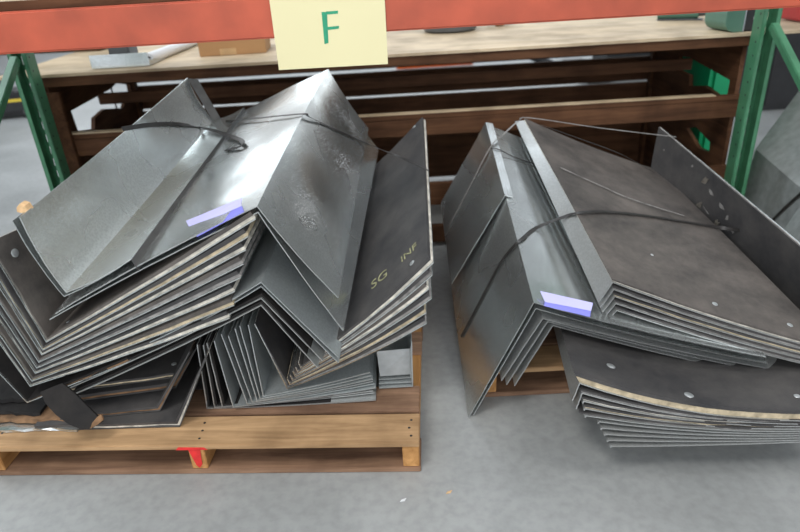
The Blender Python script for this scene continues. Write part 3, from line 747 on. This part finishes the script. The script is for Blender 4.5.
# things on the plywood
zp = zt_
def onply(u, v): return Pz(u, v, zp)
t = empty('steel_tray', onply(121, 68)); tag(t, 'grey steel tray with dark contents at the left end of the plywood', 'tray')
pa, pb_ = onply(93,69), onply(147,67); w_ = (pb_-pa).length
box('tray_front', (0,.002,.028), (w_,.003,.052), GALV, t, .001)
box('tray_body', (0,.10,.012), (w_,.19,.020), GALV_D, t, .001)
box('dark_block', (-.01,.09,.05), (.085,.10,.055), GREYP, t, .006)
r0_ = onply(150,64)+Vector((0,0,.022)); r1_ = onply(184,50)+Vector((0,.0,.022))
def cyl(name, p0, p1, r, mat, parent=None, seg=20, taper=1.0):
    p0 = Vector(p0); p1 = Vector(p1); d = (p1-p0).normalized(); a = d.orthogonal().normalized(); b = d.cross(a); V = []; Fc = []
    L = (p1-p0).length
    for h, rr in ((0, r*.9), (min(.004, L*.2), r), (L-min(.004, L*.2), r*taper), (L, r*taper*.9)):
        for i in range(seg):
            q_ = 2*math.pi*i/seg; V.append(p0 + d*h + a*rr*math.cos(q_) + b*rr*math.sin(q_))
    for k in range(3):
        for i in range(seg): Fc.append((k*seg+i, k*seg+(i+1) % seg, (k+1)*seg+(i+1) % seg, (k+1)*seg+i))
    Fc += [tuple(range(seg)), tuple(range(3*seg, 4*seg))]
    return mesh_obj(name, V, Fc, mat, parent, smooth=40)
ro = cyl('plastic_roll', r0_, r0_ + (r1_-r0_)*1.5, .022, WHITE); tag(ro, 'white roll of plastic film lying beside the steel tray', 'roll')
rd = (r1_-r0_).normalized(); cyl('roll_core', r0_ - rd*.002, r0_ + rd*.0, .009, GREYP, ro)
cb = empty('cardboard_box', onply(232, 55)+Vector((0,.10,0)), (0,0,.06)); tag(cb, 'small brown cardboard box on the plywood left of the sign', 'box')
cw = (onply(258,52)-onply(193,56)).length
box('carton', (0,0,.045), (cw,.20,.09), CARD, cb, .002)
box('top_flap', (0,-.05,.0915), (cw*.98,.10,.002), CARD, cb, .0005); box('top_flap', (0,.05,.0915), (cw*.98,.097,.002), CARD, cb, .0005)
box('label_tape', (-.02,-.1006,.015), (.07,.0008,.026), plain('kraft_tape', (.55,.36,.18), .5), cb, 0)
# back box at far left
bb = empty('wooden_box', (P(20,60,3.3).x+.02, 3.32, zp), (0,0,-.12)); tag(bb, 'long brown wooden box at the back left of the plywood', 'box')
box('box_body', (0,.15,.10), (.80,.28,.20), WOOD_B, bb, .003); box('box_lid', (0,.15,.207), (.84,.32,.014), PLY, bb, .002)
# grey dish
gd = onply(453, 34); 
V = []; Fc = []; seg = 28
for r_, z_ in ((.11,.001),(.128,.008),(.138,.05),(.142,.052),(.134,.05),(.12,.014),(.001,.010)):
    for i in range(seg):
        a = 2*math.pi*i/seg; V.append(gd + Vector((r_*1.0*math.cos(a), .135 + r_*.9*math.sin(a), z_)))
for k in range(6):
    for i in range(seg): Fc.append((k*seg+i, k*seg+(i+1) % seg, (k+1)*seg+(i+1) % seg, (k+1)*seg+i))
Fc.append(tuple(range(seg))); Fc.append(tuple(range(6*seg,7*seg)))
tag(mesh_obj('plastic_dish', V, Fc, GREYP, smooth=40), 'dark grey shallow dish on the plywood right of the sign', 'dish')
ft = onply(487,27)+Vector((0,0,.018)); 
hf = cyl('hose_fitting', ft, ft+Vector((.04,.0,0)), .012, STEEL); tag(hf, 'copper and chrome fitting lying beside the dark grey dish', 'fitting')
cyl('copper_sleeve', ft+Vector((.041,0,0)), ft+Vector((.085,0,0)), .017, COPPER, hf); cyl('chrome_nut', ft+Vector((.086,0,0)), ft+Vector((.14,-.01,-.004)), .015, STEEL, hf, 6, .6)
# green tools at the right end of the plywood
tc = empty('tool_case', (P(733,25,2.68).x, 2.69, zp), (0,0,.06)); tag(tc, 'green and black rounded tool case beside the right rack post', 'tool case')
def rcase(name, x0_, x1_, r, mat, y0_=-.08, dy=.16, h=.112):
    pts = [(x1_, y0_, .001), (x1_, y0_, h)]
    for k in range(9): a2 = math.pi/2 + k*math.pi/16; pts.append((x0_+r + r*math.cos(a2), y0_, h-r + r*math.sin(a2)))
    for k in range(9): a2 = math.pi + k*math.pi/16; pts.append((x0_+r + r*math.cos(a2), y0_, .001+r + r*math.sin(a2)))
    return prism(name, pts, (0, dy, 0), mat, tc)
rcase('case_shell', -.075, .0, .042, TOOLG); box('case_insert', (.043,0,.056), (.078,.16,.110), BLACK, tc, .004)
box('case_seam', (.002,-.001,.057), (.004,.164,.113), STEEL, tc, .001); disc('case_button', Vector((.045,-.0802,.05)), Vector((0,-1,0)), .008, .002, WHITE, tc, 14)
pc = onply(696, 22)
tg = empty('power_tool', pc+Vector((0,.10,0)), (0,0,-.5)); tag(tg, 'green power tool lying on the plywood left of the tool case', 'tool')
cyl('tool_body', (-.13,0,.035), (.05,0,.035), .033, TOOLG, tg, 20, .85); cyl('tool_nose', (.051,0,.035), (.10,0,.035), .02, GREYP, tg, 16, .7)
box('tool_base', (-.03,-.005,.004), (.2,.05,.006), GREYP, tg, .002)
rt = empty('red_toolbox', (P(794,30,2.85).x, 2.85, zp)); tag(rt, 'red toolbox at the far right end of the plywood', 'toolbox')
box('box_body', (.05,0,.05), (.16,.18,.09), REDP, rt, .008); box('box_lid', (.05,0,.105), (.165,.185,.016), REDP, rt, .005); box('box_handle', (.05,0,.125), (.08,.02,.012), BLACK, rt, .004)
# ------------------------------------------------------------------ far things on the floor
def standon(u, v): return Pz(u, v, 0)
p = standon(634, 80); bxx = empty('black_bin', p+Vector((0,.25,0))); tag(bxx, 'black plastic bin standing on the floor far behind the skid', 'bin')
wb = (standon(663,79)-standon(606,82)).length
box('bin_body', (0,0,.2), (wb,.5,.4), BLACK, bxx, .02); box('bin_rim', (0,0,.41), (wb+.03,.53,.03), BLACK, bxx, .01)
p = standon(435, 67); 
cyl_ = cyl('orange_hose', p+Vector((-.45,0,.03)), p+Vector((.45,.05,.03)), .03, ORNG); tag(cyl_, 'orange hose lying on the floor far behind the skid', 'hose')
p0_ = standon(600,84)
hd = empty('pallet_jack', p0_+Vector((0,.1,0))); tag(hd, 'black pallet jack handle leaning on the floor behind the skid', 'pallet jack')
rotm = Matrix.Rotation(-.5, 3, 'Y')
cyl('jack_handle', (-.1,0,.05), (-1.0,0,.42), .035, BLACK, hd); box('jack_head', (0,0,.1), (.25,.2,.18), BLACK, hd, .02); box('jack_fork', (0,.45,.05), (.22,.9,.08), BLACK, hd, .01)
# black machine foot at the left edge
p = standon(8, 122); mf = empty('floor_machine', p+Vector((-.1,.1,0)), (0,0,.2)); tag(mf, 'black floor machine with a yellow band at the far left edge', 'machine')
box('machine_body', (0,.2,.13), (.62,.42,.22), BLACK, mf, .05); box('yellow_band', (0,-.005,.17), (.55,.012,.03), YEL, mf, .003); box('machine_top', (-.1,.25,.30), (.34,.3,.14), GREYP, mf, .04)
for sx in (-.2, .2): cyl('wheel', (sx,.0,.04), (sx+.05,.0,.04), .04, BLACK, mf)
# pile of ducts at the far right
YM = 2.72
gn = [P(770,300,YM), P(838,214,YM), P(905,120,YM)]
def duct(a, b, label):
    return panel('bent_metal_sheet', a, b, label, 'sheet metal', 'steel duct halves beyond the rack post', sag=(0,0), smat=ZINC)
def fl_(p): p.z = max(p.z, .012); return p
M1 = duct([fl_(P(815,300,2.05)), P(832,215,2.1), P(905,140,2.2)], [fl_(P(736,222,2.7)), P(756,149,2.75), P(803,86,2.85)], 'large grey steel duct half lying beyond the rack post, dark seam along it')
duct([fl_(P(780,330,1.9)), P(850,212,1.95), P(880,205,2.0)], [fl_(P(762,262,2.2)), P(801,206,2.25), P(830,196,2.3)], 'paler bluish duct half low beside the large grey one')
strap('black strap across the grey duct half beyond the rack post', [q(M1,0,756,236,.012), q(M1,0,768,226,.012), q(M1,0,786,208,.012), q(M1,0,804,192,.012)], .014, STRAP, .001)
dk = empty('dark_cabinet', (P(770,60,4.6).x+1.0, 4.6, 0)); tag(dk, 'tall black cabinet standing far behind the grey steel ducts', 'cabinet')
box('cabinet_body', (.3,.35,.62), (2.6,.6,1.24), BLACK, dk, .01); box('door', (-.35,.045,.62), (1.2,.012,1.16), BLACK, dk, .004); box('door', (.9,.045,.62), (1.2,.012,1.16), BLACK, dk, .004)
# ------------------------------------------------------------------ light
W = bpy.data.worlds.new('world'); bpy.context.scene.world = W; W.use_nodes = True
bg = W.node_tree.nodes['Background']; bg.inputs[0].default_value = (.90,.94,1.0,1); bg.inputs[1].default_value = 1.75
def area(name, loc, tgt, sx, sy, e, col=(1,1,1)):
    l = bpy.data.lights.new(name, 'AREA'); l.shape = 'RECTANGLE'; l.size = sx; l.size_y = sy; l.energy = e; l.color = col
    o = bpy.data.objects.new(name, l); C.objects.link(o); o.location = loc
    o.rotation_euler = (Vector(tgt)-Vector(loc)).to_track_quat('-Z', 'Y').to_euler(); return o
area('front_fill_light', (-.3, -4.0, 2.6), (0,1.4,.4), 6, 2.4, 120, (1,.97,.93))  # fill light added behind the camera to brighten the front edges
area('high_bay_lamp', (-1.2, -.6, 4.6), (-.3,1.6,.3), 1.2, 1.2, 120, (1,.97,.92))
area('high_bay_lamp', (2.6, .8, 5.0), (.6,1.6,.3), 1.2, 1.2, 60, (1,.97,.92))
area('back_window', (0, 12.6, 3.0), (0,0,.8), 14, 3.0, 380, (.93,.97,1))
area('roof_light', (-.5, 6.5, 5.5), (0,5.5,0), 4, 2.4, 150, (.86,.94,1))
area('roof_light', (-5.0, 3.5, 5.0), (-1.5,2.8,0), 2.4, 2.4, 180, (.86,.94,1))
